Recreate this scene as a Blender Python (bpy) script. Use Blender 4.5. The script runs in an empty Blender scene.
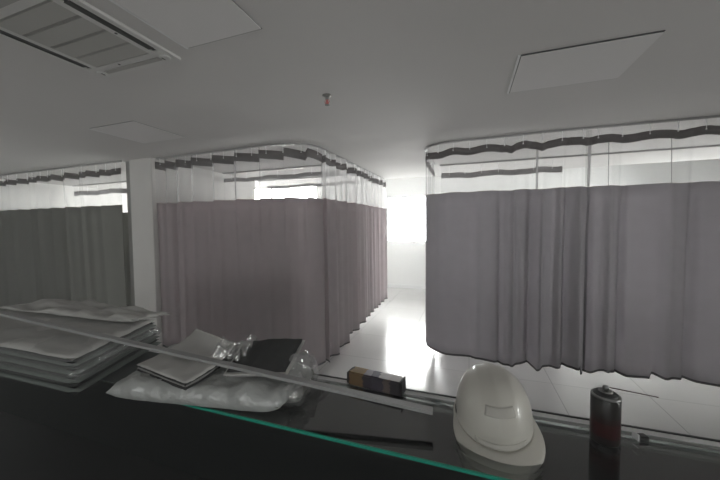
import bpy, bmesh, math, random
from mathutils import Vector, Matrix, Euler, noise
random.seed(7)
PI = math.pi
scn = bpy.context.scene
COL = scn.collection

# ------------------------------------------------------------------ camera
cd = bpy.data.cameras.new('camera')
cd.sensor_fit = 'HORIZONTAL'; cd.sensor_width = 36.0
cd.lens = 308.4 * 36.0 / 720.0
cd.clip_start = 0.02
cam = bpy.data.objects.new('camera', cd); COL.objects.link(cam)
cam.matrix_world = (Matrix.Translation((0, 0, 1.62)) @ Matrix.Rotation(math.radians(19.23), 4, 'Z')
                    @ Matrix.Rotation(PI/2 + math.radians(-2.44), 4, 'X') @ Matrix.Rotation(math.radians(-0.534), 4, 'Z'))
scn.camera = cam

# ------------------------------------------------------------------ world, daylight, exposure
w = bpy.data.worlds.new('World'); scn.world = w; w.use_nodes = True
bg = w.node_tree.nodes['Background']
bg.inputs[0].default_value = (1.0, 0.985, 0.965, 1); bg.inputs[1].default_value = 50.0
scn.view_settings.view_transform = 'Standard'
scn.view_settings.look = 'None'
scn.view_settings.exposure = 0.08
scn.view_settings.gamma = 1.0
scn.view_settings.use_curve_mapping = False

def area(name, loc, rot, sx, sy, power, color=(1, 1, 1), portal=False):
    l = bpy.data.lights.new(name, 'AREA'); l.shape = 'RECTANGLE'; l.size = sx; l.size_y = sy
    l.energy = power; l.color = color
    if portal: l.cycles.is_portal = True
    o = bpy.data.objects.new(name, l); o.location = loc; o.rotation_euler = rot; COL.objects.link(o)
    return o

HC = 2.50       # dropped ceiling
HH = 2.98       # raised ceiling by the windows
YB = 8.0        # window wall
YD = 5.63       # where the dropped ceiling stops
XL, XR, YF = -7.6, 4.8, -7.0
WIN = [(-7.2, -4.08, 1.19, 2.86), (-2.05, -0.72, 1.19, 2.42), (-0.62, 0.47, 1.19, 2.88)]
for (a, b, c_, d) in WIN:
    area('daylight_portal', ((a+b)/2, YB+0.12, (c_+d)/2), (-PI/2, 0, 0), b-a, d-c_, 1, portal=True)
REAR_FILL = [(-3.6, -2.9, 1.0, 2.3), (0.4, 1.1, 1.0, 2.3)]  # unseen windows behind the camera, added as fill light
FILL_L = [(0.5, 1.0, 1.1, 2.0), (5.6, 7.4, 0.95, 2.0)]      # unseen windows added for fill light, left wall (y0, y1, z0, z1)
FILL_R = [(0.2, 0.85, 1.1, 2.1), (5.2, 7.4, 0.9, 1.9)]       # unseen windows added to light curtains and foreground, right wall
for (a, b, c_, d) in FILL_L:
    area('daylight_portal', (XL-0.12, (a+b)/2, (c_+d)/2), (PI/2, 0, -PI/2), b-a, d-c_, 1, portal=True)
for (a, b, c_, d) in FILL_R:
    area('daylight_portal', (XR+0.12, (a+b)/2, (c_+d)/2), (PI/2, 0, PI/2), b-a, d-c_, 1, portal=True)
for (a, b, c_, d) in REAR_FILL:
    area('daylight_portal', ((a+b)/2, YF-0.12, (c_+d)/2), (PI/2, 0, 0), b-a, d-c_, 1, portal=True)

# ------------------------------------------------------------------ materials
def mat(name, color, rough=0.6, metal=0.0, noise_scale=None, noise_amt=0.08, bump=0.0, bump_scale=60.0, spec=0.5, trans=0.0, ior=1.45, coat=0.0):
    m = bpy.data.materials.new(name); m.use_nodes = True
    nt = m.node_tree; p = nt.nodes['Principled BSDF']
    p.inputs['Base Color'].default_value = (*color, 1)
    p.inputs['Roughness'].default_value = rough
    p.inputs['Metallic'].default_value = metal
    p.inputs['Specular IOR Level'].default_value = spec
    p.inputs['Transmission Weight'].default_value = trans
    p.inputs['IOR'].default_value = ior
    p.inputs['Coat Weight'].default_value = coat
    tc = nt.nodes.new('ShaderNodeTexCoord')
    if noise_scale:
        n = nt.nodes.new('ShaderNodeTexNoise'); n.inputs['Scale'].default_value = noise_scale
        n.inputs['Detail'].default_value = 4
        nt.links.new(tc.outputs['Object'], n.inputs['Vector'])
        r = nt.nodes.new('ShaderNodeMapRange')
        r.inputs['To Min'].default_value = 1-noise_amt; r.inputs['To Max'].default_value = 1+noise_amt
        nt.links.new(n.outputs['Fac'], r.inputs['Value'])
        mx = nt.nodes.new('ShaderNodeVectorMath'); mx.operation = 'SCALE'
        mx.inputs[0].default_value = color
        nt.links.new(r.outputs[0], mx.inputs['Scale'])
        nt.links.new(mx.outputs[0], p.inputs['Base Color'])
    if bump:
        n2 = nt.nodes.new('ShaderNodeTexNoise'); n2.inputs['Scale'].default_value = bump_scale
        n2.inputs['Detail'].default_value = 5
        nt.links.new(tc.outputs['Object'], n2.inputs['Vector'])
        b = nt.nodes.new('ShaderNodeBump'); b.inputs['Strength'].default_value = bump; b.inputs['Distance'].default_value = 0.01
        nt.links.new(n2.outputs['Fac'], b.inputs['Height'])
        nt.links.new(b.outputs[0], p.inputs['Normal'])
    return m

def fabric_mat(name, color, through=0.3):
    m = bpy.data.materials.new(name); m.use_nodes = True
    nt = m.node_tree; nt.nodes.clear()
    out = nt.nodes.new('ShaderNodeOutputMaterial')
    d = nt.nodes.new('ShaderNodeBsdfDiffuse'); t = nt.nodes.new('ShaderNodeBsdfTranslucent'); mx = nt.nodes.new('ShaderNodeMixShader')
    mx.inputs[0].default_value = through
    tc = nt.nodes.new('ShaderNodeTexCoord'); n = nt.nodes.new('ShaderNodeTexNoise'); n.inputs['Scale'].default_value = 9
    nt.links.new(tc.outputs['Object'], n.inputs['Vector'])
    r = nt.nodes.new('ShaderNodeMapRange'); r.inputs['To Min'].default_value = 0.93; r.inputs['To Max'].default_value = 1.07
    nt.links.new(n.outputs['Fac'], r.inputs['Value'])
    v = nt.nodes.new('ShaderNodeVectorMath'); v.operation = 'SCALE'; v.inputs[0].default_value = color
    nt.links.new(r.outputs[0], v.inputs['Scale'])
    nt.links.new(v.outputs[0], d.inputs[0]); nt.links.new(v.outputs[0], t.inputs[0])
    nt.links.new(d.outputs[0], mx.inputs[1]); nt.links.new(t.outputs[0], mx.inputs[2])
    nt.links.new(mx.outputs[0], out.inputs[0])
    return m

def net_mat(name, color=(0.9, 0.9, 0.9), alpha=0.25):
    m = bpy.data.materials.new(name); m.use_nodes = True
    nt = m.node_tree; nt.nodes.clear()
    out = nt.nodes.new('ShaderNodeOutputMaterial')
    tr = nt.nodes.new('ShaderNodeBsdfTransparent')
    d = nt.nodes.new('ShaderNodeBsdfDiffuse'); t = nt.nodes.new('ShaderNodeBsdfTranslucent')
    d.inputs[0].default_value = (*color, 1); t.inputs[0].default_value = (*color, 1)
    m1 = nt.nodes.new('ShaderNodeMixShader'); m1.inputs[0].default_value = 0.45
    nt.links.new(d.outputs[0], m1.inputs[1]); nt.links.new(t.outputs[0], m1.inputs[2])
    # threads lie closer where the net is seen obliquely
    lw = nt.nodes.new('ShaderNodeLayerWeight'); lw.inputs[0].default_value = 0.35
    r = nt.nodes.new('ShaderNodeMapRange'); r.inputs['To Min'].default_value = alpha; r.inputs['To Max'].default_value = min(1, alpha*2.6)
    nt.links.new(lw.outputs['Facing'], r.inputs['Value'])
    m2 = nt.nodes.new('ShaderNodeMixShader')
    nt.links.new(r.outputs[0], m2.inputs[0])
    nt.links.new(tr.outputs[0], m2.inputs[1]); nt.links.new(m1.outputs[0], m2.inputs[2])
    nt.links.new(m2.outputs[0], out.inputs[0])
    return m

def pane_mat(name, tint=(1, 1, 1), gloss=0.08, rough=0.02):
    m = bpy.data.materials.new(name); m.use_nodes = True
    nt = m.node_tree; nt.nodes.clear()
    out = nt.nodes.new('ShaderNodeOutputMaterial')
    tr = nt.nodes.new('ShaderNodeBsdfTransparent'); tr.inputs[0].default_value = (*tint, 1)
    g = nt.nodes.new('ShaderNodeBsdfGlossy'); g.inputs['Roughness'].default_value = rough
    f = nt.nodes.new('ShaderNodeFresnel'); f.inputs[0].default_value = 1.5
    ad = nt.nodes.new('ShaderNodeMath'); ad.operation = 'MULTIPLY_ADD'; ad.inputs[1].default_value = 1.0; ad.inputs[2].default_value = gloss
    nt.links.new(f.outputs[0], ad.inputs[0])
    mx = nt.nodes.new('ShaderNodeMixShader')
    nt.links.new(ad.outputs[0], mx.inputs[0])
    nt.links.new(tr.outputs[0], mx.inputs[1]); nt.links.new(g.outputs[0], mx.inputs[2])
    nt.links.new(mx.outputs[0], out.inputs[0])
    return m

def plastic_film(name, tint=0.92, cloud=0.25, gloss=0.15, rough=0.15):
    m = bpy.data.materials.new(name); m.use_nodes = True
    nt = m.node_tree; nt.nodes.clear()
    out = nt.nodes.new('ShaderNodeOutputMaterial')
    tr = nt.nodes.new('ShaderNodeBsdfTransparent'); tr.inputs[0].default_value = (tint, tint, tint, 1)
    d = nt.nodes.new('ShaderNodeBsdfDiffuse'); d.inputs[0].default_value = (0.75, 0.77, 0.75, 1)
    g = nt.nodes.new('ShaderNodeBsdfGlossy'); g.inputs['Roughness'].default_value = rough
    tc = nt.nodes.new('ShaderNodeTexCoord'); n = nt.nodes.new('ShaderNodeTexNoise'); n.inputs['Scale'].default_value = 22; n.inputs['Detail'].default_value = 3
    nt.links.new(tc.outputs['Object'], n.inputs['Vector'])
    b = nt.nodes.new('ShaderNodeBump'); b.inputs['Strength'].default_value = 0.8; b.inputs['Distance'].default_value = 0.02
    nt.links.new(n.outputs['Fac'], b.inputs['Height'])
    nt.links.new(b.outputs[0], g.inputs['Normal']); nt.links.new(b.outputs[0], d.inputs['Normal'])
    a = nt.nodes.new('ShaderNodeMixShader'); a.inputs[0].default_value = cloud
    nt.links.new(tr.outputs[0], a.inputs[1]); nt.links.new(d.outputs[0], a.inputs[2])
    c = nt.nodes.new('ShaderNodeMixShader'); c.inputs[0].default_value = gloss
    nt.links.new(a.outputs[0], c.inputs[1]); nt.links.new(g.outputs[0], c.inputs[2])
    nt.links.new(c.outputs[0], out.inputs[0])
    return m

def floor_mat():
    m = bpy.data.materials.new('polished_tile'); m.use_nodes = True
    nt = m.node_tree; p = nt.nodes['Principled BSDF']
    tc = nt.nodes.new('ShaderNodeTexCoord')
    mp = nt.nodes.new('ShaderNodeMapping'); mp.inputs['Location'].default_value = (-0.825, -0.36, 0)
    nt.links.new(tc.outputs['Object'], mp.inputs['Vector'])
    br = nt.nodes.new('ShaderNodeTexBrick')
    br.offset = 0.0; br.inputs['Scale'].default_value = 1.0
    br.inputs['Brick Width'].default_value = 0.8; br.inputs['Row Height'].default_value = 0.8
    br.inputs['Mortar Size'].default_value = 0.0022; br.inputs['Mortar Smooth'].default_value = 0.2
    br.inputs['Color1'].default_value = (0.58, 0.57, 0.56, 1); br.inputs['Color2'].default_value = (0.61, 0.60, 0.59, 1)
    br.inputs['Mortar'].default_value = (0.12, 0.12, 0.12, 1)
    nt.links.new(mp.outputs[0], br.inputs['Vector'])
    n = nt.nodes.new('ShaderNodeTexNoise'); n.inputs['Scale'].default_value = 2.2; n.inputs['Detail'].default_value = 6
    nt.links.new(tc.outputs['Object'], n.inputs['Vector'])
    r = nt.nodes.new('ShaderNodeMapRange'); r.inputs['To Min'].default_value = 0.9; r.inputs['To Max'].default_value = 1.08
    nt.links.new(n.outputs['Fac'], r.inputs['Value'])
    v = nt.nodes.new('ShaderNodeVectorMath'); v.operation = 'SCALE'
    nt.links.new(br.outputs['Color'], v.inputs[0]); nt.links.new(r.outputs[0], v.inputs['Scale'])
    nt.links.new(v.outputs[0], p.inputs['Base Color'])
    r2 = nt.nodes.new('ShaderNodeMapRange'); r2.inputs['To Min'].default_value = 0.10; r2.inputs['To Max'].default_value = 0.30
    nt.links.new(n.outputs['Fac'], r2.inputs['Value']); nt.links.new(r2.outputs[0], p.inputs['Roughness'])
    n3 = nt.nodes.new('ShaderNodeTexNoise'); n3.inputs['Scale'].default_value = 5.0
    nt.links.new(tc.outputs['Object'], n3.inputs['Vector'])
    b = nt.nodes.new('ShaderNodeBump'); b.inputs['Strength'].default_value = 0.06; b.inputs['Distance'].default_value = 0.01
    nt.links.new(n3.outputs['Fac'], b.inputs['Height']); nt.links.new(b.outputs[0], p.inputs['Normal'])
    return m

M = dict(
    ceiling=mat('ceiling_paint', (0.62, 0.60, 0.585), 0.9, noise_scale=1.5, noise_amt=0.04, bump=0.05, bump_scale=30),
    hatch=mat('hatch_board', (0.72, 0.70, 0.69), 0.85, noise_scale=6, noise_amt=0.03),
    bright=mat('window_wall_paint', (0.86, 0.86, 0.85), 0.8, noise_scale=2, noise_amt=0.03),  # lighter copy of the wall paint: window glare put into the colour
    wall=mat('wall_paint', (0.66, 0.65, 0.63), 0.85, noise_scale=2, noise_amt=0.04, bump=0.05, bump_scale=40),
    column=mat('column_paint', (0.62, 0.60, 0.58), 0.8, noise_scale=5, noise_amt=0.08, bump=0.1, bump_scale=30),
    stub=mat('grey_jamb_paint', (0.27, 0.265, 0.25), 0.7, noise_scale=5, noise_amt=0.06),
    gap=mat('dark_gap', (0.03, 0.03, 0.03), 0.9, noise_scale=5),
    frame=mat('white_frame', (0.8, 0.8, 0.8), 0.45, noise_scale=5, noise_amt=0.03),
    floor=floor_mat(),
    fab_l=fabric_mat('mauve_grey_cloth', (0.575, 0.51, 0.525), 0.5),
    fab_r=fabric_mat('cool_grey_cloth', (0.56, 0.535, 0.56), 0.5),
    fab_d=fabric_mat('dimmed_grey_cloth', (0.23, 0.23, 0.205), 0.22),  # darker copy of the curtain cloth: dim left end put into the colour
    band=fabric_mat('dark_heading_tape', (0.12, 0.105, 0.105), 0.12),
    band_thin=fabric_mat('grey_heading_tape', (0.22, 0.20, 0.20), 0.25),
    blind=fabric_mat('white_blind_cloth', (0.85, 0.85, 0.84), 0.02),
    hem=fabric_mat('dark_hem_cloth', (0.085, 0.08, 0.082), 0.1),
    net=net_mat('white_netting', (0.72, 0.71, 0.71), 0.13),
    net_thick=net_mat('gathered_netting', (0.80, 0.79, 0.79), 0.5),
    net_seam=net_mat('doubled_netting', (0.36, 0.35, 0.35), 0.65),
    hook=mat('white_plastic', (0.8, 0.8, 0.8), 0.4, noise_scale=20, noise_amt=0.03),
    track=mat('track_aluminium', (0.32, 0.31, 0.31), 0.45, 0.5, noise_scale=20, noise_amt=0.05),
    bar=mat('grey_aluminium', (0.34, 0.34, 0.335), 0.5, 0.1, noise_scale=20, noise_amt=0.06),
    acw=mat('cassette_plastic', (0.62, 0.61, 0.59), 0.5, noise_scale=5, noise_amt=0.04),
    acg=mat('cassette_grille', (0.42, 0.41, 0.385), 0.6, noise_scale=5, noise_amt=0.05),
    acd=mat('cassette_dark', (0.02, 0.018, 0.016), 0.6, noise_scale=5),
    acf=mat('cassette_flap', (0.36, 0.35, 0.33), 0.5, noise_scale=5, noise_amt=0.05),
    ledge=mat('grey_ledge_laminate', (0.10, 0.11, 0.11), 0.35, noise_scale=8, noise_amt=0.1),
    laminate=mat('black_laminate', (0.006, 0.007, 0.007), 0.35, noise_scale=8, noise_amt=0.15),
    desk=mat('dark_desk', (0.02, 0.02, 0.02), 0.5, noise_scale=5, noise_amt=0.15),
    edge=mat('white_edge_strip', (0.78, 0.78, 0.78), 0.4, noise_scale=10, noise_amt=0.05),
    glass=pane_mat('counter_glass', (0.84, 0.90, 0.88), 0.12, 0.015),
    gedge=mat('green_glass_edge', (0.015, 0.36, 0.25), 0.15, noise_scale=14, noise_amt=0.25, coat=0.5),
    pane=pane_mat('window_glass', (0.96, 0.98, 0.98), 0.02),
    white_cloth=fabric_mat('pale_folded_cloth', (0.54, 0.53, 0.51), 0.1),
    green_cloth=fabric_mat('grey_green_folded_cloth', (0.16, 0.178, 0.166), 0.05),
    dark_cloth=fabric_mat('charcoal_folded_cloth', (0.05, 0.05, 0.05), 0.05),
    grey_cloth=fabric_mat('mid_grey_folded_cloth', (0.27, 0.265, 0.26), 0.05),
    film=plastic_film('clear_plastic_film', 0.93, 0.13, 0.05, 0.18),
    filmc=plastic_film('cloudy_plastic_film', 0.85, 0.5, 0.10, 0.3),
    film_sh=plastic_film('crinkled_cellophane', 0.95, 0.10, 0.32, 0.08),
    hat=mat('hard_hat_plastic', (0.56, 0.54, 0.49), 0.36, noise_scale=8, noise_amt=0.04, coat=0.3),
    hat_d=mat('hat_slot_dark', (0.05, 0.05, 0.05), 0.5, noise_scale=8),
    hat_b=mat('hat_badge', (0.49, 0.47, 0.43), 0.45, noise_scale=30, noise_amt=0.06),
    can=None, canmetal=mat('can_metal', (0.25, 0.25, 0.245), 0.4, 0.8, noise_scale=30, noise_amt=0.05),
    canblack=mat('can_black', (0.02, 0.02, 0.02), 0.4, noise_scale=10),
    straw=mat('dark_straw', (0.04, 0.015, 0.012), 0.4, noise_scale=10),
    red=mat('sprinkler_red', (0.5, 0.03, 0.03), 0.3, noise_scale=20),
    rosette=mat('sprinkler_metal', (0.2, 0.2, 0.18), 0.35, 0.7, noise_scale=20),
)

# carton and can get banded printed materials along one axis
def banded(name, axis, stops, rough=0.35, scale=1.0):
    m = bpy.data.materials.new(name); m.use_nodes = True
    nt = m.node_tree; p = nt.nodes['Principled BSDF']; p.inputs['Roughness'].default_value = rough
    tc = nt.nodes.new('ShaderNodeTexCoord'); sx = nt.nodes.new('ShaderNodeSeparateXYZ')
    nt.links.new(tc.outputs['Generated'], sx.inputs[0])
    n = nt.nodes.new('ShaderNodeTexNoise'); n.inputs['Scale'].default_value = 3.5
    nt.links.new(tc.outputs['Generated'], n.inputs['Vector'])
    ad = nt.nodes.new('ShaderNodeMath'); ad.operation = 'MULTIPLY_ADD'; ad.inputs[1].default_value = 0.12*scale
    nt.links.new(n.outputs['Fac'], ad.inputs[0]); nt.links.new(sx.outputs[axis], ad.inputs[2])
    cr = nt.nodes.new('ShaderNodeValToRGB'); cr.color_ramp.interpolation = 'CONSTANT'
    els = cr.color_ramp.elements
    while len(els) > 1: els.remove(els[-1])
    els[0].position = stops[0][0]; els[0].color = (*stops[0][1], 1)
    for pos, c in stops[1:]:
        e = els.new(pos); e.color = (*c, 1)
    nt.links.new(ad.outputs[0], cr.inputs[0]); nt.links.new(cr.outputs[0], p.inputs['Base Color'])
    return m

# ------------------------------------------------------------------ mesh helpers
def link(name, me, m=None, parent=None, smooth=False):
    o = bpy.data.objects.new(name, me); COL.objects.link(o)
    if m: me.materials.append(m)
    if parent: o.parent = parent
    if smooth:
        for p in me.polygons: p.use_smooth = True
    return o

def from_bm(name, bm, m=None, parent=None, smooth=False):
    me = bpy.data.meshes.new(name); bmesh.ops.recalc_face_normals(bm, faces=bm.faces); bm.to_mesh(me); bm.free()
    return link(name, me, m, parent, smooth)

def add_box(bm, x0, x1, y0, y1, z0, z1):
    v = [bm.verts.new(p) for p in [(x0,y0,z0),(x1,y0,z0),(x1,y1,z0),(x0,y1,z0),(x0,y0,z1),(x1,y0,z1),(x1,y1,z1),(x0,y1,z1)]]
    for f in [(0,3,2,1),(4,5,6,7),(0,1,5,4),(1,2,6,5),(2,3,7,6),(3,0,4,7)]: bm.faces.new([v[i] for i in f])

def box(name, x0, x1, y0, y1, z0, z1, m, parent=None, bevel=0):
    bm = bmesh.new(); add_box(bm, x0, x1, y0, y1, z0, z1)
    if bevel: bmesh.ops.bevel(bm, geom=bm.edges[:], offset=bevel, segments=2, affect='EDGES')
    return from_bm(name, bm, m, parent)

def boxes(name, lst, m, parent=None):
    bm = bmesh.new()
    for b in lst: add_box(bm, *b)
    return from_bm(name, bm, m, parent)

def tube(bm, pts, r, seg=8):
    rings = []
    for i, p in enumerate(pts):
        p = Vector(p)
        a = Vector(pts[max(i-1, 0)]); b = Vector(pts[min(i+1, len(pts)-1)])
        t = (b-a).normalized(); u = t.cross(Vector((0, 0, 1)))
        if u.length < 1e-4: u = t.cross(Vector((1, 0, 0)))
        u.normalize(); v = t.cross(u)
        rr = r[i] if isinstance(r, (list, tuple)) else r
        rings.append([bm.verts.new(p + u*rr*math.cos(2*PI*k/seg) + v*rr*math.sin(2*PI*k/seg)) for k in range(seg)])
    for a, b in zip(rings, rings[1:]):
        for k in range(seg): bm.faces.new([a[k], a[(k+1) % seg], b[(k+1) % seg], b[k]])
    bm.faces.new(rings[0][::-1]); bm.faces.new(rings[-1])

def lathe(bm, prof, seg=32, cx=0, cy=0, cz=0):
    rings = [[bm.verts.new((cx+r*math.cos(2*PI*k/seg), cy+r*math.sin(2*PI*k/seg), cz+z)) for k in range(seg)] for r, z in prof]
    for a, b in zip(rings, rings[1:]):
        for k in range(seg): bm.faces.new([a[k], a[(k+1) % seg], b[(k+1) % seg], b[k]])
    bm.faces.new(rings[0][::-1]); bm.faces.new(rings[-1])

def struct(o, label=None):
    o['kind'] = 'structure'
    if label: o['label'] = label
    return o

def tag(o, label, cat, group=None):
    o['label'] = label; o['category'] = cat
    if group: o['group'] = group
    return o

def empty(name, loc=(0, 0, 0), rot=(0, 0, 0)):
    o = bpy.data.objects.new(name, None); o.empty_display_size = 0.1
    o.location = loc; o.rotation_euler = rot; COL.objects.link(o); return o

# ------------------------------------------------------------------ room shell
struct(box('floor', XL, XR, YF, YB, -0.1, 0, M['floor']), 'polished pale grey tile floor')
struct(box('ceiling', XL, XR, YF, YD, HC, HC+0.12, M['ceiling']), 'low grey white suspended ceiling')
struct(box('ceiling', XL, XR, YD-0.1, YB, HH, HH+0.12, M['bright']), 'raised ceiling strip by the windows, colour whitened for their glare')
struct(box('trim_1', XL, XR, YD-0.1, YD, HC+0.12, HH, M['ceiling']), 'upstand where the ceiling rises')
T = 0.12
def wall_with_holes(name, y0, y1, holes, h):
    holes = sorted(holes); L = []; x = XL
    for (a, b, c_, d) in holes:
        if a > x: L.append((x, a, y0, y1, 0, h))
        L.append((a, b, y0, y1, 0, c_)); L.append((a, b, y0, y1, d, h)); x = b
    L.append((x, XR, y0, y1, 0, h))
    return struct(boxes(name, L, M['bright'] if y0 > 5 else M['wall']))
wall_with_holes('wall_back', YB, YB+T, WIN, HH+T)
wall_with_holes('wall_front', YF-T, YF, REAR_FILL, HC+T)
def side_wall(name, x0, x1, holes):
    L = []; y = YF-T
    for (a, b, c_, d) in sorted(holes):
        L.append((x0, x1, y, a, 0, HH+T)); L.append((x0, x1, a, b, 0, c_)); L.append((x0, x1, a, b, d, HH+T)); y = b
    L.append((x0, x1, y, YB+T, 0, HH+T))
    return struct(boxes(name, L, M['wall']))
side_wall('wall_left', XL-T, XL, FILL_L)
side_wall('wall_right', XR, XR+T, FILL_R)
for k, (ws, xx) in enumerate([(FILL_L, XL-T), (FILL_R, XR)]):
    for i, (a, b, c_, d) in enumerate(ws):
        f = 0.045; xa, xb = xx+0.03, xx+0.08
        wf = struct(boxes('window_%d' % (10+2*k+i), [(xa, xb, a, b, c_, c_+f), (xa, xb, a, b, d-f, d), (xa, xb, a, a+f, c_+f, d-f), (xa, xb, b-f, b, c_+f, d-f)], M['frame']))  # frames of the added fill-light windows
        box('window_pane', xx+0.052, xx+0.058, a+f, b-f, c_+f, d-f, M['pane'], wf)
n = 0
for k, (ws, yy) in enumerate([(WIN, YB), (REAR_FILL, YF-T)]):
    for (a, b, c_, d) in ws:
        n += 1
        f = 0.045; ya, yb = yy+0.03, yy+0.08
        ml = [(a, b, ya, yb, c_, c_+f), (a, b, ya, yb, d-f, d), (a, a+f, ya, yb, c_+f, d-f), (b-f, b, ya, yb, c_+f, d-f)]
        mx = -1.31 if (n == 2) else (a+b)/2
        ml.append((mx-0.025, mx+0.025, ya, yb, c_+f, d-f))
        wf = struct(boxes('window_%d' % n, ml, M['frame']))  # the rear ones frame added fill-light windows
        box('window_pane', a+f, b-f, yy+0.052, yy+0.058, c_+f, d-f, M['pane'], wf)
for (a, b, c_, d) in WIN[2:3]:  # blind added to dim the blown-out window to a pale panel
    rb = empty('dimming_blind', ((a+b)/2, YB-0.03, d))
    box('blind_cloth', -(b-a)/2-0.02, (b-a)/2+0.02, -0.004, 0.0, c_-d-0.03, -0.02, M['blind'], rb)
    bm = bmesh.new(); tube(bm, [(-(b-a)/2-0.02, 0, 0.0), ((b-a)/2+0.02, 0, 0.0)], 0.022, 12); from_bm('roller_tube', bm, M['frame'], rb, True)
    tag(rb, 'white blind added to dim the window, seen through the netting of the right hand bay', 'blind')
struct(box('baseboard_back', XL, XR, YB-0.015, YB, 0, 0.09, M['frame']))

# partition wall ending in the pillar, and its grey jamb
struct(box('wall_partition', -4.04, -3.72, 3.02, 4.78, 0, HC, M['wall']), 'white partition wall between the bays')
struct(box('trim_2', -4.075, -3.69, 2.78, 3.02, 0, HC, M['column'], bevel=0.004), 'white painted pillar end of the partition')
struct(box('trim_3', -4.185, -4.075, 2.81, 2.93, 0, HC-0.01, M['stub'], bevel=0.003), 'dark grey jamb beside the pillar')

# ------------------------------------------------------------------ ceiling hatches
def hatch(label, x0, x1, y0, y1, drop=0.006, gn=0.008, gf=0.008):
    t = empty('ceiling_hatch', ((x0+x1)/2, (y0+y1)/2, HC))
    cx, cy = (x0+x1)/2, (y0+y1)/2
    g = 0.012
    fr = boxes('hatch_frame', [(x0-cx-g, x0-cx, y0-cy, y1-cy, -0.004, 0.0)], M['frame'], t)
    fr['label'] = 'thin white strip along the left side'
    gp = boxes('shadow_gap', [(x0-cx+.001, x1-cx-.001, y0-cy+.001, y1-cy-.001, -0.0022, 0.0)], M['gap'], t)
    gp['label'] = 'dark gap around the panel'
    box('hatch_panel', x0-cx+0.004, x1-cx-0.002, y0-cy+gn, y1-cy-gf, -drop, -0.002, M['hatch'], t)
    tag(t, label, 'ceiling hatch', 'access panels in the ceiling')
    return t
hatch('white ceiling access panel above the right hand curtain, right of the sprinkler', 0.255, 0.845, 1.815, 2.30, 0.006, 0.014, 0.012)
hatch('pale ceiling access panel right next to the air conditioner', -1.29, -0.86, 0.60, 1.185)
hatch('faint ceiling access panel above the pillar and leftmost curtain', -3.12, -2.57, 1.80, 2.30, 0.004, 0.004, 0.006)

# ------------------------------------------------------------------ air conditioner cassette
ac = tag(empty('air_conditioner', (-1.690, 0.945, HC)), 'square ceiling cassette air conditioner with long dark air slot', 'air conditioner')
S = 0.290; Z0 = -0.012
box('panel_back', -S+.01, S-.01, -S+.01, S-.01, -0.006, 0, M['acd'], ac)['label'] = 'dark inside of the air slots'
L = []
for a_, b_ in ((-S, -0.258), (0.258, S)):
    L.append((-S, S, a_, b_, Z0, 0)); L.append((a_, b_, -0.258, 0.258, Z0, 0))
for a_, b_ in ((-0.230, -0.195), (0.195, 0.230)):
    L.append((-0.230, 0.230, a_, b_, Z0, 0)); L.append((a_, b_, -0.195, 0.195, Z0, 0))
for sx in (-1, 1):
    for sy in (-1, 1):
        x0, x1 = sorted((sx*0.205, sx*0.262)); y0, y1 = sorted((sy*0.190, sy*0.262))
        L.append((x0, x1, y0, y1, Z0+.0005, 0))
boxes('panel', L, M['acw'], ac)
for a_, b_ in ((-0.262, -0.226), (0.226, 0.262)):
    box('air_slot', a_, b_, -0.166, 0.168, -0.0125, -0.004, M['acd'], ac)['label'] = 'long black air slot'
for sx, sy in ((1, 0), (-1, 0), (0, 1), (0, -1)):
    if sx: fl = box('louvre_flap', -0.002, 0.002, -0.16, 0.16, -0.002, 0.001, M['acd'], ac)
    else: fl = box('louvre_flap', -0.203, 0.203, -0.0125, 0.0125, -0.003, 0.003, M['acf'], ac)
    fl.location = (sx*0.252, sy*0.244, -0.013 if sx else -0.012)
for sx in (-1, 1):
    for sy in (-1, 1):
        bm = bmesh.new(); lathe(bm, [(0.024, 0), (0.024, -0.004), (0.019, -0.006)], 24)
        c_ = from_bm('corner_cap', bm, M['acw'], ac, False); c_.location = (sx*0.240, sy*0.244, Z0)
        c2 = box('cap_slot', -0.002, 0.002, -0.010, 0.010, -0.008, -0.005, M['acd'], c_); c2.location = (-sx*0.012, 0, 0)
bm = bmesh.new()
for k in range(4):
    y = -0.145 + k*0.097
    add_box(bm, -0.195, 0.195, y-0.040, y+0.040, -0.0125, -0.010)
for k in range(48):
    x = -0.192 + k*0.0082
    add_box(bm, x-0.0022, x+0.0022, -0.195, 0.195, -0.010, -0.008)
from_bm('return_grille', bm, M['acg'], ac)
box('grille_backing', -0.195, 0.195, -0.195, 0.195, -0.0075, -0.006, M['acd'], ac)
for sx, sy in ((0.212, 0.03), (-0.05, 0.212)):
    bm = bmesh.new(); lathe(bm, [(0.006, Z0+.001), (0.006, Z0-.001)], 12)
    c_ = from_bm('screw_cover', bm, M['acd'], ac); c_.location = (sx, sy, 0)

# ------------------------------------------------------------------ sprinkler
sp = tag(empty('fire_sprinkler', (-0.89, 1.91, HC)), 'small red fire sprinkler head hanging from the ceiling', 'sprinkler')
bm = bmesh.new(); lathe(bm, [(0.030, 0), (0.032, -0.004), (0.018, -0.010), (0.012, -0.014)], 24); from_bm('rosette', bm, M['rosette'], sp, True)
bm = bmesh.new(); lathe(bm, [(0.011, -0.012), (0.011, -0.028), (0.007, -0.03)], 16); from_bm('nozzle_body', bm, M['canmetal'], sp, True)
bm = bmesh.new(); lathe(bm, [(0.005, -0.03), (0.0065, -0.04), (0.005, -0.058)], 12); from_bm('glass_bulb', bm, M['red'], sp, True)
bm = bmesh.new()
for s in (-1, 1): tube(bm, [(s*0.010, 0, -0.028), (s*0.017, 0, -0.042), (s*0.004, 0, -0.062)], 0.0028, 6)
from_bm('frame_arms', bm, M['red'], sp, True)
bm = bmesh.new(); lathe(bm, [(0.004, -0.060), (0.016, -0.064), (0.016, -0.066)], 16); from_bm('deflector', bm, M['rosette'], sp)

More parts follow.
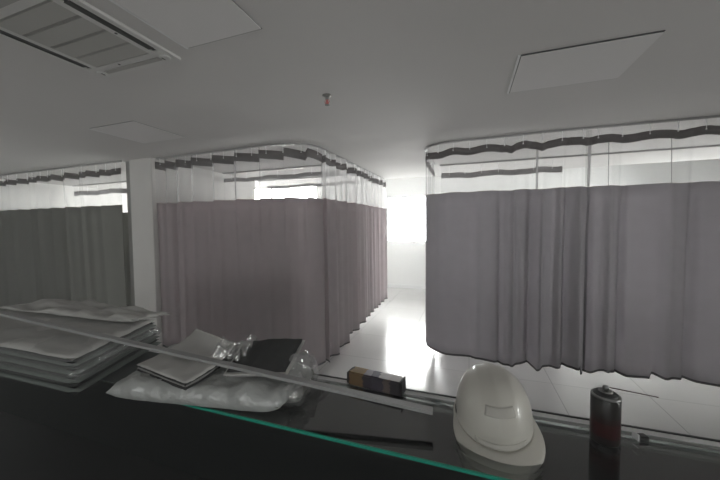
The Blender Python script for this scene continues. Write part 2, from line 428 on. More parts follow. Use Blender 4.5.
# ------------------------------------------------------------------ curtain builder
def arc(cx, cy, r, a0, a1, n=8):
    return [(cx + r*math.cos(a0+(a1-a0)*k/n), cy + r*math.sin(a0+(a1-a0)*k/n)) for k in range(n+1)]

class Path:
    def __init__(s, pts):
        s.p = [Vector(q) for q in pts]; s.c = [0]
        for a, b in zip(s.p, s.p[1:]): s.c.append(s.c[-1] + (b-a).length)
        s.L = s.c[-1]
    def raw(s, d):
        d = min(max(d, 0), s.L)
        for i in range(len(s.c)-1):
            if d <= s.c[i+1] + 1e-9:
                f = (d-s.c[i])/max(s.c[i+1]-s.c[i], 1e-9)
                return s.p[i].lerp(s.p[i+1], f)
        return s.p[-1].copy()
    def at(s, d):
        q = s.raw(d); a = s.raw(d-0.03); b = s.raw(d+0.03); t = (b-a).normalized()
        return q, Vector((t.y, -t.x))
    def near_x(s, x):
        return min((abs(s.raw(s.L*k/400).x-x), s.L*k/400) for k in range(401))[1]

def lerp_list(lst, s):
    if s <= lst[0][0]: return lst[0][1]
    for (a, va), (b, vb) in zip(lst, lst[1:]):
        if s <= b: return va + (vb-va)*(s-a)/max(b-a, 1e-9)
    return lst[-1][1]

def sweep_track(label, path, z=HC):
    bm = bmesh.new(); n = max(2, int(path.L/0.05)); rings = []
    for k in range(n+1):
        q, nn = path.at(path.L*k/n)
        ring = []
        for (o, dz) in [(-0.011, 0), (0.011, 0), (0.011, -0.018), (0.004, -0.018), (0.004, -0.010), (-0.004, -0.010), (-0.004, -0.018), (-0.011, -0.018)]:
            ring.append(bm.verts.new((q.x+nn.x*o, q.y+nn.y*o, z+dz)))
        rings.append(ring)
    for a, b in zip(rings, rings[1:]):
        for k in range(8): bm.faces.new([a[k], a[(k+1) % 8], b[(k+1) % 8], b[k]])
    bm.faces.new(rings[0][::-1]); bm.faces.new(rings[-1])
    return tag(from_bm('curtain_track', bm, M['track']), label, 'curtain track')

def hook_mesh(zt, zb):
    bm = bmesh.new()
    tube(bm, [(0, 0, zt), (0, 0, zb)], 0.0022, 6)
    lathe(bm, [(0.003, 0.006), (0.006, 0.002), (0.006, -0.004), (0.003, -0.007)], 8, cz=zb)
    return bm

def curtain(label, group, path, s0, s1, fab, band, hemz, divz, bz0, bz1, off, zoff=lambda s: 0.0, ds=0.012,
            hooks=0.16, alpha_mat=None, seams=(), top=HC-0.018, side=1.0):
    """off(s, t): distance out of the track plane, t = 1 at the track and 0 at the floor"""
    root = empty('privacy_curtain', (*path.raw((s0+s1)/2), 0))
    base = path.raw((s0+s1)/2)
    n = max(4, int((s1-s0)/ds))
    def P(s, z):
        q, nn = path.at(s); t = z/HC; o = off(s, t)*side
        return Vector((q.x+nn.x*o-base.x, q.y+nn.y*o-base.y, z))
    def grid(rows):
        bm = bmesh.new(); R_ = []
        for fz in rows:
            R_.append([bm.verts.new(P(s0+(s1-s0)*k/n, fz(s0+(s1-s0)*k/n))) for k in range(n+1)])
        for a, b in zip(R_, R_[1:]):
            for k in range(n): bm.faces.new([a[k], a[k+1], b[k+1], b[k]])
        return bm
    H_ = lambda s: hemz(s)
    D_ = lambda s: divz + 0.35*zoff(s)
    B0 = lambda s: bz0 + zoff(s)
    B1 = lambda s: bz1 + zoff(s)
    mixf = lambda f, g, t: (lambda s: f(s)*(1-t)+g(s)*t)
    def part(name, f, g, k, m, th=0.0):
        bm = grid([mixf(f, g, i/k) for i in range(k+1)])
        o = from_bm(name, bm, m, root, True)
        if th:
            so = o.modifiers.new('thick', 'SOLIDIFY'); so.thickness = th; so.offset = 0
        return o
    part('grey_cloth', lambda s: H_(s)+0.02, D_, 14, fab, 0.002)
    h = part('hem', H_, lambda s: H_(s)+0.02, 1, M['hem'], 0.006); h['label'] = 'dark hem along the bottom edge'
    nt_ = part('net_top', D_, B0, 6, alpha_mat or M['net']); nt_['label'] = 'see-through white netting'
    bd = part('heading_band', B0, B1, 2, band, 0.003); bd['label'] = 'dark heading band'
    part('header_net', B1, lambda s: top, 2, alpha_mat or M['net'])
    for (sa, wdt) in seams:
        bm = bmesh.new(); R_ = []
        for i in range(9):
            z = D_(sa) + (B0(sa)-D_(sa))*i/8
            a = P(sa-wdt/2, z); b = P(sa+wdt/2, z); q, nn = path.at(sa)
            o_ = Vector((nn.x, nn.y, 0))*0.006*side
            R_.append([bm.verts.new(a+o_), bm.verts.new(b+o_)])
        for a, b in zip(R_, R_[1:]): bm.faces.new([a[0], a[1], b[1], b[0]])
        sm = from_bm('net_seam', bm, M['net_seam'], root)
    if hooks:
        nh = max(2, int(round((s1-s0)/hooks)))
        zb = (bz0+bz1)/2
        me = None
        for k in range(nh):
            s = s0 + (s1-s0)*(k+0.5)/nh
            q, nn = path.at(s); o_ = off(s, 0.95)*side
            if me is None:
                o = from_bm('hook', hook_mesh(0, zb+0.02-top), M['hook'], root, True); me = o.data
            else: o = link('hook', me, None, root)
            o.location = (q.x+nn.x*(o_+0.005*side)-base.x, q.y+nn.y*(o_+0.005*side)-base.y, top+zoff(s)*0)
    tag(root, label, 'curtain', group)
    return root

def gauss(s, c, w_, a): return a*math.exp(-((s-c)/w_)**2)
def soft(s, seed, scale=4.0): return noise.noise(Vector((s*scale, seed*7.3, 0.3)))

# ---- left block: front (one wide curtain), then the corridor side
R0 = 0.22
pl = Path([(-3.665, 2.835), (-2.4, 2.81), (-1.92, 2.805), (-1.83, 2.815), (-1.75, 2.838), (-1.69, 2.862), (-1.64, 2.893), (-1.60, 2.935), (-1.565, 2.99), (-1.542, 3.05), (-1.53, 3.12), (-1.525, 3.34), (-1.505, 3.75), (-1.49, 4.5), (-1.445, 5.60)])
def s_at_y(y):
    return min((abs(pl.raw(2.2+k*0.004).y-y), 2.2+k*0.004) for k in range(900))[1]
sweep_track('curtain track on the ceiling round the left corner bay beside the corridor', pl)
s_corner = s_at_y(3.12)            # end of the rounded corner
steps = [0, .16, .33, .59, .905, 1.22, 1.55, 1.84, 2.08, 2.42]
def step_l(s):
    for a, b in zip(steps, steps[1:]):
        if a <= s < b:
            f = (s-a)/(b-a); return 0.018 - 0.036*f
    return 0
def off_lf(s, t):
    o = 0.012*soft(s, 1, 5)
    up = max(0, min(1, (t-0.5)/0.4))
    for a, b in zip(steps, steps[1:]):
        if a <= s < b:
            o += up*0.034*(0.5-(s-a)/(b-a))
    o += gauss(s, .10, .05, .022) + gauss(s, .28, .04, -.03) + gauss(s, .42, .03, .022)
    for c, a in ((.60, .012), (.80, -.012), (1.0, .012), (1.22, -.012), (1.45, .014), (1.66, -.010), (1.9, .008)):
        o += gauss(s, c, .035, a)*(1.2-0.5*t)
    return o
curtain('wide mauve grey privacy curtain between the white pillar and the corridor corner', 'privacy curtains',
        pl, 0.0, s_corner+0.02, M['fab_l'], M['band'], lambda s: lerp_list([(0, 0.12), (1.8, 0.11), (2.15, 0.085), (2.5, 0.075)], s), 1.935, 2.345, 2.436,
        off_lf, step_l, seams=((1.22, 0.004), (s_corner-0.01, 0.012)), hooks=0.2)
def pleats(seed, lam, amp):
    def f(s, t):
        ph = 2*PI*s/lam + 1.4*soft(s, seed, 2.2)*2
        a = amp*(0.75+0.5*soft(s, seed+3, 3))*(0.75+0.35*(1-t))
        x = math.sin(ph); x2 = math.copysign(abs(x)**0.7, x)
        return a*x2 + 0.3*amp*math.sin(2.3*ph+seed)
    return f
def zig(seed, lam, amp):
    def f(s, t):
        q = s/lam + 0.35*soft(s, seed, 1.6); k = q - math.floor(q)
        tri = (k/0.68 if k < 0.68 else (1-k)/0.32)*2-1
        tri = math.copysign(abs(tri)**0.8, tri)
        a = amp*(0.85+0.6*soft(s, seed+3, 3))*(1.25-0.5*t)
        return a*tri + 0.15*amp*math.sin(2*PI*q*2.7+seed)
    return f
hem_side = [(s_at_y(3.1), .07), (s_at_y(3.48), .065), (s_at_y(3.98), .16), (s_at_y(4.83), .25), (pl.L, .29)]
cuts = [s_corner+0.03, s_at_y(3.95), s_at_y(4.8), pl.L-0.01]
side_l = ['pleated mauve grey curtain just round the corner, front one on the corridor side',
          'pleated mauve grey curtain halfway along the left of the corridor',
          'pleated mauve grey curtain at the far end of the corridor, nearest the window']
for i, lab in enumerate(side_l):
    curtain(lab, 'privacy curtains', pl, cuts[i], cuts[i+1]-0.015, M['fab_l'], M['band'],
            lambda s: lerp_list(hem_side, s), 1.95, 2.345, 2.425,
            zig(i+1, (0.30, 0.21, 0.19)[i], (0.050, 0.060, 0.055)[i]), lambda s: 0.010*math.sin(2*PI*s/0.26), ds=0.008, hooks=0.13, alpha_mat=M['net_thick'])
# dividers inside the left block
pd1 = Path([(-3.70, 3.98), (-1.66, 3.98)]); pd2 = Path([(-3.70, 4.86), (-1.66, 4.86)])
sweep_track('first curtain track seen through the netting behind the wide mauve curtain', pd1)
sweep_track('second, farther curtain track seen through the netting of the wide mauve curtain', pd2)
wav = lambda sd, amp=0.015, lam=.3: (lambda s, t: amp*math.sin(2*PI*s/lam+sd) + amp*soft(s, sd, 4))
curtain('inner divider curtain behind the wide mauve curtain, grey band seen through its netting', 'privacy curtains', pd1, 0.02, pd1.L-.03,
        M['fab_l'], M['band_thin'], lambda s: .12, 1.9, 2.345, 2.405, wav(2), lambda s: 0.008*math.sin(s*9), hooks=0.3)
curtain('second inner divider curtain, farther behind the wide mauve curtain near the window', 'privacy curtains', pd2, 0.20, pd2.L-.03,
        M['fab_l'], M['band_thin'], lambda s: .12, 1.9, 2.33, 2.385, wav(5), lambda s: 0.006*math.sin(s*8), hooks=0.3)

# ---- leftmost block
pm = Path([(-7.5, 2.80), (-4.205, 2.77)])
sweep_track('curtain track on the ceiling left of the white pillar', pm)
mst = [0, .3, .6, .9, 1.2, 1.5, 1.75, 1.85, 1.98, 2.18, 2.40, 2.62, 2.84, 3.1]
def step_m(s):
    for a, b in zip(mst, mst[1:]):
        if a <= s < b: return 0.016 - 0.030*(s-a)/(b-a)
    return 0
def off_m(s, t):
    o = 0.015*soft(s, 9, 5)
    for c, a, w_ in ((1.86, .03, .05), (2.02, -.045, .05), (2.22, .04, .06), (2.40, -.04, .05), (2.62, .045, .05), (2.85, -.02, .05), (1.5, .03, .06), (1.2, -.03, .06), (.8, .03, .06), (.4, -.03, .06)):
        o += gauss(s, c + 0.10*(0.5-t), w_, a)
    return o
curtain('grey privacy curtain coloured darker for the dim end, left of the white pillar, leftmost of the curtains', 'privacy curtains', pm, 0.02, pm.L-.0,
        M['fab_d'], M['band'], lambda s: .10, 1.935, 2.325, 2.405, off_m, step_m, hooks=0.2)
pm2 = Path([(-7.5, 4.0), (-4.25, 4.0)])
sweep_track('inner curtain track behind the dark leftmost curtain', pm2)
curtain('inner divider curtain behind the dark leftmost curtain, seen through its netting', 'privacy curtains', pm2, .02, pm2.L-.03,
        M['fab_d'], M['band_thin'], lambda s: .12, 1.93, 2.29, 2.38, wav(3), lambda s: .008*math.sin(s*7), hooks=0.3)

# ---- right block
pr = Path([(-0.46, 4.58), (-0.46, 3.74)] + [(-0.457, 3.62), (-0.44, 3.53), (-0.40, 3.475), (-0.356, 3.44), (-0.29, 3.40), (-0.217, 3.375), (-0.1, 3.365), (0.132, 3.36), (0.7, 3.335), (1.2, 3.35)] + [(3.1, 3.40)])
sweep_track('curtain track on the ceiling curving round the right hand bay', pr)
sx_ = lambda x: pr.near_x(x)
sA0 = 0.84
def near_s(x):
    best = None
    for k in range(2001):
        s = sA0 + (pr.L-sA0)*k/2000; d = abs(pr.raw(s).x-x)
        if best is None or d < best[0]: best = (d, s)
    return best[1]
sSEAM = near_s(1.06)
sg = [near_s(v) for v in (0.02, 0.52, 0.60, 0.72, 0.97, 1.10, 1.30, 1.55, 1.85, 2.2, 2.6)]
def off_r(s, t):
    o = 0.010*soft(s, 14, 4)
    g = [(near_sx[0], .05, .012), (near_sx[1], .03, -.022), (near_sx[2], .028, .03), (near_sx[3], .045, -.055), (near_sx[4], .03, .035),
         (near_sx[5], .05, -.02), (near_sx[6], .03, -.05), (near_sx[7], .035, .04), (near_sx[8], .03, -.05), (near_sx[9], .04, .03), (near_sx[10], .03, -.035),
         (near_sx[11], .06, .03), (near_sx[12], .04, -.04), (near_sx[13], .05, .04), (near_sx[14], .05, -.04)]
    k = 1.0 - 0.72*max(0, min(1, (t-0.55)/0.4))
    for c, w_, a in g: o += gauss(s, c, w_*0.8, a)*k*1.8
    return o
near_sx = [near_s(v) for v in (0.08, 0.30, 0.42, 0.57, 0.66, 0.76, 0.87, 0.96, 1.05, 1.2, 1.30, 1.62, 1.8, 2.1, 2.5)]
def zr(s):
    return 0.010*math.sin(2*PI*s/0.33)+0.008*soft(s, 4, 9) + gauss(s, near_s_a, .03, -.02) + gauss(s, near_s_b, .03, -.02)
near_s_a = near_s(0.40); near_s_b = near_s(0.66)
hemR = [(sA0, 0.30), (near_s(-0.43), 0.26), (near_s(-0.21), .237), (near_s(0.03), .253), (near_s(.36), .215), (near_s(.52), .257), (near_s(.64), .213), (near_s(.67), .257), (near_s(.8), .246), (near_s(.99), .296), (near_s(1.0), .226), (near_s(1.055), .222), (near_s(1.07), .225), (near_s(1.18), .285), (near_s(1.37), .24), (near_s(1.53), .25), (near_s(1.54), .30), (near_s(1.61), .277), (near_s(2.0), .25), (near_s(3.0), .23)]
curtain('cool grey privacy curtain on the right, from the rounded corridor corner to the pleated seam', 'privacy curtains', pr, sA0, sSEAM,
        M['fab_r'], M['band'], lambda s: lerp_list(hemR, s), 1.968, 2.345, 2.418, off_r, zr, seams=((near_s(0.62), 0.018), (sSEAM-.02, 0.03)), hooks=0.16)
curtain('cool grey privacy curtain at the far right, right of the pleated seam', 'privacy curtains', pr, sSEAM-0.05, pr.L-.02,
        M['fab_r'], M['band'], lambda s: lerp_list(hemR, s), 1.968, 2.345, 2.418, lambda s, t: off_r(s, t)-0.016, zr, seams=((near_s(1.18), 0.006), (near_s(1.62), 0.006)), hooks=0.18)
curtain('short grey curtain closing the corridor side of the right hand bay', 'privacy curtains', pr, 0.02, sA0-0.01,
        M['fab_r'], M['band_thin'], lambda s: .22, 1.965, 2.33, 2.40, pleats(8, .24, .02), hooks=0.16)
pq = Path([(-0.38, 4.62), (3.15, 4.62)])
sweep_track('inner curtain track behind the right hand curtains', pq)
curtain('inner divider curtain behind the right hand curtains, grey band ending halfway', 'privacy curtains', pq, 0.02, 1.52,
        M['fab_r'], M['band_thin'], lambda s: .2, 1.92, 2.30, 2.375, wav(7, .018, .25), lambda s: .008*math.sin(s*11), hooks=0.22)

# ------------------------------------------------------------------ reception counter
ZC = 1.09
ct = tag(empty('reception_counter', (-0.5, 0.82, 0)), 'dark reception counter with glass covered ledge running across the foreground', 'counter')
CX = -0.5; CY = 0.82
def cbox(name, x0, x1, y0, y1, z0, z1, m, bevel=0): return box(name, x0-CX, x1-CX, y0-CY, y1-CY, z0, z1, m, ct, bevel)
CL, CR = -3.2, 1.35
cbox('counter_wall', CL, CR, 0.80, 0.94, 0, ZC-0.05, M['laminate'])
cbox('ledge_board', CL, CR, 0.715, 0.955, ZC-0.05, ZC-0.012, M['laminate'], 0.003)
cbox('ledge_surface', CL, CR, 0.716, 0.954, ZC-0.012, ZC-0.0095, M['ledge'])['label'] = 'dark grey laminate under the glass'
es = cbox('edge_strip', CL, CR, 0.955, 0.978, ZC-0.06, ZC-0.004, M['edge']); es['label'] = 'pale strip along the far edge'
es = cbox('edge_shadow_line', CL, CR, 0.978, 0.984, ZC-0.06, ZC-0.001, M['laminate']); es['label'] = 'thin black strip standing for the shadow line of the far edge'  # dark strip painted in for the shadow line past the edge
gl = cbox('glass_top', -0.98, CR, 0.690, 0.950, ZC-0.0085, ZC, M['glass']); gl['label'] = 'clear glass sheet'
ge = cbox('glass_edge', -0.98, CR, 0.685, 0.690, ZC-0.0065, ZC, M['gedge']); ge['label'] = 'bright green polished glass edge'
cbox('desk_top', CL, CR, 0.15, 0.80, 0.72, 0.75, M['desk'], 0.002)
cbox('desk_leg', CL+.1, CL+.13, 0.2, 0.80, 0, 0.72, M['desk'])
cbox('desk_leg', CR-.13, CR-.1, 0.2, 0.80, 0, 0.72, M['desk'])

# ------------------------------------------------------------------ wrapped curtain packs
def quad_pt(q, u, v):
    a, b, c_, d = [Vector(p) for p in q]     # front-left, front-right, back-right, back-left
    return (a*(1-u)+b*u)*(1-v) + (d*(1-u)+c_*u)*v

def slab(q, z0, th, lift=lambda u, v: 0.0, nu=26, nv=26, rnd=0.5, amp=0.004, seed=0, fr=9.0, ragged=0.0):
    """closed cushion-like sheet stack over a quad footprint with rounded folded borders"""
    bm = bmesh.new(); top = {}; bot = {}
    for i in range(nu+1):
        for j in range(nv+1):
            u, v = i/nu, j/nv
            e = min(1, 1-(abs(2*u-1)**(8*rnd+4)))*min(1, 1-(abs(2*v-1)**(8*rnd+4)))
            e = max(e, 0)**0.5
            p = quad_pt(q, u, v)
            c_ = quad_pt(q, .5, .5)
            k = noise.noise(Vector((u*3, v*3, seed*3.1)))
            p = p + (p-c_)*(ragged*k + ragged*0.6*noise.noise(Vector((u*11, v*11, seed))))
            nz = amp*noise.noise(Vector((p.x*fr, p.y*fr, seed*5.7)))*2 + amp*0.7*abs(noise.noise(Vector((p.x*fr*2.7, p.y*fr*2.7, seed*2.2))))*2
            zl = z0+lift(u, v)
            top[i, j] = bm.verts.new((p.x, p.y, zl+th/2+th/2*e+nz*e))
            if i in (0, nu) or j in (0, nv): bot[i, j] = top[i, j]
            else: bot[i, j] = bm.verts.new((p.x, p.y, zl+th/2-th/2*e))
    for i in range(nu):
        for j in range(nv):
            bm.faces.new([top[i, j], top[i+1, j], top[i+1, j+1], top[i, j+1]])
            f = [bot[i, j], bot[i, j+1], bot[i+1, j+1], bot[i+1, j]]
            bm.faces.new(f)
    bmesh.ops.remove_doubles(bm, verts=bm.verts[:], dist=1e-6)
    return bm

def rel(q, o): return [(x-o[0], y-o[1], 0) for x, y in q]

def pack(label, q, z, layers, wrap=None, name='wrapped_curtain_pack', lift=lambda u, v: 0.0):
    o0 = (sum(p[0] for p in q)/4, sum(p[1] for p in q)/4)
    t = empty(name, (o0[0], o0[1], z))
    rq = rel(q, o0); zz = 0
    for (nm, th, m, grow, amp, sd, rg) in layers:
        qq = [(x*grow, y*grow, 0) for x, y, _ in rq]
        from_bm(nm, slab(qq, zz, th, lift=lift, amp=amp, seed=sd, ragged=rg), m, t, True)
        zz += th*0.93
    if wrap:
        th, m, grow, amp, sd, rg = wrap
        qq = [(x*grow, y*grow, 0) for x, y, _ in rq]
        wv = from_bm('plastic_wrap', slab(qq, -0.0, th, lift=lift, nu=44, nv=44, amp=amp, seed=sd, fr=14, ragged=rg), m, t, True)
        wv['label'] = 'crinkled plastic wrapping'
    tag(t, label, 'wrapped textile', 'plastic wrapped packs on the counter')
    return t

# far left: folded stack whose right hand side shows the folds
G, D = M['green_cloth'], M['dark_cloth']
pack('stack of folded grey green cloth under a pale sheet at the left counter end',
     [(-2.25, 0.58), (-1.16, 0.60), (-1.30, 1.00), (-2.25, 1.02)], ZC,
     [('folded_cloth', .022, G, 1.0, .003, 1, .012), ('folded_cloth', .009, D, .975, .001, 2, .012), ('folded_cloth', .020, G, .99, .003, 3, .015), ('folded_cloth', .010, D, .965, .001, 9, .012),
      ('folded_cloth', .018, G, .98, .003, 4, .012), ('folded_cloth', .009, D, .955, .001, 5, .012), ('folded_cloth', .018, G, .965, .003, 6, .012), ('folded_cloth', .006, D, .945, .001, 12, .012),
      ('pale_sheet', .016, M['white_cloth'], .94, .008, 7, .03)], wrap=(.128, M['film'], 1.01, .005, 8, .02), lift=lambda u, v: 0.006*v)
pack('crumpled pale plastic sheet heaped on the back of the left end stack',
     [(-2.2, 0.84), (-1.33, 0.88), (-1.26, 1.02), (-2.2, 1.05)], ZC+.134, [('sheet', .020, M['white_cloth'], 1.0, .016, 11, .12)], name='plastic_sheet')
pack('big white plastic wrapped bundle lying along the counter ledge',
     [(-1.03, 0.615), (-0.50, 0.71), (-0.50, 0.93), (-1.15, 0.93)], ZC,
     [('folded_cloth', .055, M['grey_cloth'], .96, .006, 21, .02)], wrap=(.066, M['filmc'], 1.02, .007, 22, .03))
pack('pale folded sheet with dark folded edge lying on top of the white bundle',
     [(-1.02, 0.69), (-0.755, 0.645), (-0.745, 0.84), (-1.02, 0.93)], ZC+.066,
     [('folded_cloth', .008, D, 1.0, .002, 31, .02), ('folded_cloth', .006, M['grey_cloth'], .985, .002, 32, .02), ('folded_cloth', .005, D, .985, .002, 35, .02),
      ('pale_sheet', .008, M['white_cloth'], .985, .005, 33, .04)], lift=lambda u, v: 0.045*v*v*v)
pack('small dark grey cloth pouch with pale upper edge behind the long rail',
     [(-0.70, 0.74), (-0.525, 0.80), (-0.55, 0.955), (-0.76, 0.90)], ZC+.066,
     [('folded_cloth', .012, M['grey_cloth'], .98, .004, 41, .04), ('pale_lining', .004, M['white_cloth'], 1.07, .003, 43, .03), ('folded_cloth', .012, D, .99, .006, 42, .05)],
     lift=lambda u, v: 0.035*v + 0.012*u*v)
pack('crinkled cellophane wrapper between the pale sheet and the dark pouch',
     [(-0.80, 0.78), (-0.69, 0.79), (-0.70, 0.90), (-0.82, 0.91)], ZC+.068,
     [('inner_sheet', .012, D, .8, .006, 61, .1)], wrap=(.045, M['film_sh'], 1.0, .026, 62, .18), lift=lambda u, v: .02*v, name='plastic_wrapper')
pack('shiny crumpled clear plastic bag at the right end of the wrapped packs',
     [(-0.57, 0.72), (-0.45, 0.775), (-0.48, 0.93), (-0.62, 0.90)], ZC,
     [('inner_sheet', .02, M['grey_cloth'], .7, .008, 51, .1)], wrap=(.060, M['film_sh'], 1.0, .030, 52, .18), name='plastic_bag')

# ------------------------------------------------------------------ long bar across the packs
B = Vector((-0.085, 0.803, 1.137)); A0 = Vector((-1.462, 0.717, 1.25)); A = B + (A0-B)*1.62
d = (B-A); Lb = d.length
lb = empty('curtain_rail_bar', A)
lb.rotation_euler = d.to_track_quat('X', 'Z').to_euler()
bm = bmesh.new()
add_box(bm, 0, Lb, -0.011, 0.011, 0.002, 0.005); add_box(bm, 0, Lb, -0.011, -0.009, -0.004, 0.002); add_box(bm, 0, Lb, 0.009, 0.011, -0.004, 0.002)
o = from_bm('channel', bm, M['bar'], lb)
bm = bmesh.new(); add_box(bm, Lb, Lb+0.002, -0.011, 0.011, -0.004, 0.005); from_bm('end_cap', bm, M['bar'], lb)
tag(lb, 'long thin grey metal rail lying across the wrapped packs and over the glass', 'rail')

# ------------------------------------------------------------------ carton behind the bar
cb = empty('small_carton', (-0.284, 0.955, ZC), (0, 0, math.radians(-7)))
mc = banded('carton_print', 0, [(0, (0.02, 0.015, 0.02)), (0.10, (0.16, 0.10, 0.045)), (0.36, (0.025, 0.018, 0.03)), (0.52, (0.04, 0.033, 0.05)), (0.74, (0.12, 0.09, 0.08)), (0.86, (0.025, 0.02, 0.025))])
mct = banded('carton_top_print', 0, [(0, (0.04, 0.03, 0.03)), (0.08, (0.34, 0.22, 0.09)), (0.36, (0.35, 0.33, 0.38)), (0.5, (0.06, 0.05, 0.10)), (0.66, (0.45, 0.42, 0.44)), (0.86, (0.40, 0.36, 0.36))])
box('carton_body', -0.095, 0.095, -0.020, 0.024, 0, 0.044, mc, cb, 0.004)
o = box('carton_top', -0.088, 0.088, -0.016, 0.022, 0.044, 0.0455, mct, cb); o['label'] = 'pale and ochre printed top face'
o = box('end_flap', -0.097, -0.094, -0.018, 0.022, 0.004, 0.040, M['canblack'], cb)
o = box('end_flap', 0.094, 0.097, -0.018, 0.022, 0.002, 0.050, M['canblack'], cb)
tag(cb, 'small oblong dark carton with ochre and purple print on the far counter edge', 'box')

# ------------------------------------------------------------------ hard hat
hat = empty('hard_hat', (0.070, 0.855, ZC))
def hat_r(th):
    c_, s_ = math.cos(th), math.sin(th)
    a, b = 0.122, 0.098
    return a*b/math.sqrt((b*c_)**2+(a*s_)**2)
bm = bmesh.new(); NU, NV = 72, 26
rings = []
for j in range(NV+1):
    v = j/NV
    row = []
    for i in range(NU):
        th = 2*PI*i/NU
        ph = v*PI/2
        rr = math.cos(ph)**0.66 if v < 1 else 0.0
        zz = math.sin(ph)**0.95
        r = hat_r(th)
        x, y = r*math.cos(th)*rr, r*math.sin(th)*rr
        z = 0.012 + 0.128*zz
        # three raised ribs running front to back
        up = max(0, min(1, (zz-0.45)/0.25)) * (1 - 0.6*max(0, math.cos(th))**4*(1-zz))
        rib = math.exp(-(y/0.012)**2)*0.003 + math.exp(-((abs(y)-0.040)/0.007)**2)*0.0018
        z += rib*up
        # brow groove over the peak
        if math.cos(th) > 0.2: x -= 0.004*math.exp(-((zz-0.16)/0.07)**2)*math.cos(th)
        row.append(bm.verts.new((x, y, z)))
        if v == 1: break
    rings.append(row)
for a, b in zip(rings[:-1], rings[1:-1]):
    for i in range(NU): bm.faces.new([a[i], a[(i+1) % NU], b[(i+1) % NU], b[i]])
for i in range(NU): bm.faces.new([rings[-2][i], rings[-2][(i+1) % NU], rings[-1][0]])
sh = from_bm('shell', bm, M['hat'], hat, True)
so = sh.modifiers.new('t', 'SOLIDIFY'); so.thickness = 0.003; so.offset = -1
# brim: small lip all round widening to the peak at the front (+X)
bm = bmesh.new(); rings = []
for j in range(7):
    v = j/6; row = []
    for i in range(NU):
        th = 2*PI*i/NU; c_ = math.cos(th)
        f = max(0, c_)**1.5
        ext = 0.008 + 0.046*f
        r = hat_r(th)+ext*v - 0.001
        z = 0.016 - 0.012*v*(0.4+0.6*f) - 0.006*f*v*v + (0.004*(1-f) if v > .8 else 0)*0
        row.append(bm.verts.new((r*math.cos(th), r*math.sin(th), z)))
    rings.append(row)
for a, b in zip(rings, rings[1:]):
    for i in range(NU): bm.faces.new([a[i], a[(i+1) % NU], b[(i+1) % NU], b[i]])
br = from_bm('brim', bm, M['hat'], hat, True)
so = br.modifiers.new('t', 'SOLIDIFY'); so.thickness = 0.003; so.offset = -1
# badge on the brow, side slots
def patch(nm, th0, th1, z0, z1, m, out=0.0012):
    bm = bmesh.new(); R_ = []
    for j in range(7):
        zz = z0+(z1-z0)*j/6; q = (zz-0.012)/0.128; ph = math.asin(q**(1/0.95)); rr = math.cos(ph)**0.66
        row = []
        for i in range(13):
            th = th0+(th1-th0)*i/12; r = hat_r(th)*rr+out
            x = r*math.cos(th)
            if math.cos(th) > 0.2: x -= 0.004*math.exp(-((q-0.16)/0.07)**2)*math.cos(th)
            row.append(bm.verts.new((x, r*math.sin(th), zz)))
        R_.append(row)
    for a, b in zip(R_, R_[1:]):
        for i in range(12): bm.faces.new([a[i], a[i+1], b[i+1], b[i]])
    o = from_bm(nm, bm, m, hat, True)
    so = o.modifiers.new('t', 'SOLIDIFY'); so.thickness = 0.002; so.offset = 0
    return o
patch('brow_badge', -0.36, 0.36, 0.092, 0.112, M['hat_b'])['label'] = 'slightly darker rectangular badge'
patch('brow_shade', -0.55, 0.55, 0.020, 0.030, M['hat_b'])['label'] = 'grey patch for the shade in the groove above the peak'  # darker patch paints the groove's shade on the shell
patch('side_slot', -PI/2-0.12, -PI/2+0.12, 0.022, 0.032, M['hat_d'])
patch('side_slot', PI/2-0.12, PI/2+0.12, 0.022, 0.032, M['hat_d'])
hat.rotation_euler = Euler((math.radians(3), math.radians(9), math.radians(-83)), 'XYZ')
hat.location = (0.066, 0.872, ZC+0.014)
hat.scale = (0.95, 0.95, 0.95)
tag(hat, 'white hard hat lying peak forward on the glass counter', 'hard hat')

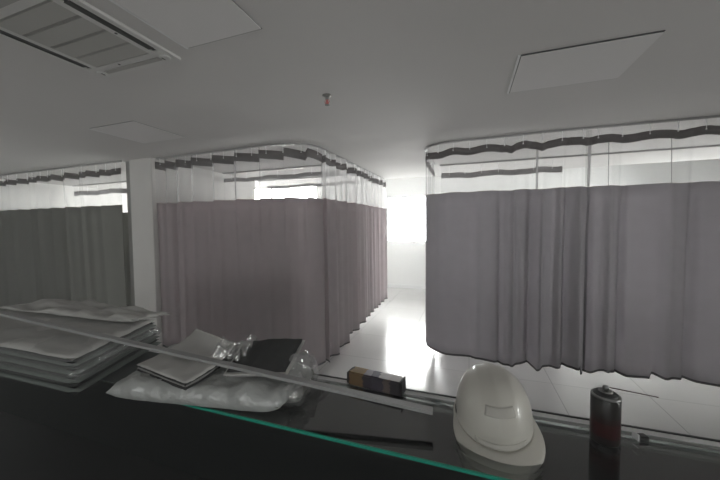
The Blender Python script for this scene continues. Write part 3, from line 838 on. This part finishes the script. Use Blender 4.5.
# ------------------------------------------------------------------ spray can
cn = empty('spray_can', (0.322, 0.895, ZC))
mcan = banded('can_print', 2, [(0, (0.012, 0.010, 0.010)), (0.12, (0.016, 0.012, 0.012)), (0.2, (0.040, 0.006, 0.006)), (0.50, (0.020, 0.008, 0.008)), (0.62, (0.016, 0.013, 0.012)), (0.9, (0.018, 0.017, 0.015))], 0.28, 0.5)
bm = bmesh.new(); lathe(bm, [(0.029, 0), (0.0305, 0.003), (0.0305, 0.108), (0.029, 0.112)], 40); o = from_bm('can_body', bm, mcan, cn, True)
bm = bmesh.new(); lathe(bm, [(0.0295, 0.110), (0.0305, 0.1115), (0.0305, 0.114), (0.028, 0.116)], 40); from_bm('rim', bm, M['canmetal'], cn, True)
bm = bmesh.new(); lathe(bm, [(0.0275, 0.114), (0.024, 0.119), (0.017, 0.123), (0.015, 0.1225), (0.014, 0.120)], 40); from_bm('dome', bm, M['canblack'], cn, True)
bm = bmesh.new(); lathe(bm, [(0.014, 0.119), (0.0145, 0.1245), (0.011, 0.1255), (0.006, 0.122)], 32); from_bm('valve_cup', bm, M['canmetal'], cn, True)
bm = bmesh.new(); lathe(bm, [(0.004, 0.122), (0.004, 0.127), (0.0065, 0.1275), (0.0065, 0.134), (0.005, 0.136)], 20); from_bm('spray_nozzle', bm, M['canmetal'], cn, True)
bm = bmesh.new(); tube(bm, [(0.005, 0.002, 0.132), (0.115, 0.028, 0.112)], 0.0013, 8); o = from_bm('straw', bm, M['straw'], cn); o['label'] = 'thin dark straw sticking out of the nozzle'
tag(cn, 'dark red and black spray can without its cap, right of the hard hat', 'spray can')

# ------------------------------------------------------------------ small plug near the far right edge of the glass
pg = empty('small_plug', (0.408, 0.925, ZC), (0, 0, 0.3))
box('base', -0.012, 0.012, -0.009, 0.009, 0, 0.011, M['canblack'], pg, 0.002)
o = box('pale_face', -0.016, -0.0125, -0.010, 0.010, 0, 0.017, M['hook'], pg, 0.001); o['label'] = 'pale end plate'
tag(pg, 'tiny dark plug with a pale end on the far right of the glass', 'plug')

# ------------------------------------------------------------------ added scatter volume imitating the camera's veiling glare
hz = struct(box('haze', XL, XR, YF, YB-0.02, 0.0, HH, None), 'added thin haze standing for camera glare')
mh = bpy.data.materials.new('glare_haze'); mh.use_nodes = True; nt = mh.node_tree; nt.nodes.clear()
oh = nt.nodes.new('ShaderNodeOutputMaterial'); vs = nt.nodes.new('ShaderNodeVolumeScatter')
vs.inputs['Density'].default_value = 0.05; vs.inputs['Anisotropy'].default_value = 0.3
nt.links.new(vs.outputs[0], oh.inputs['Volume']); hz.data.materials.append(mh)
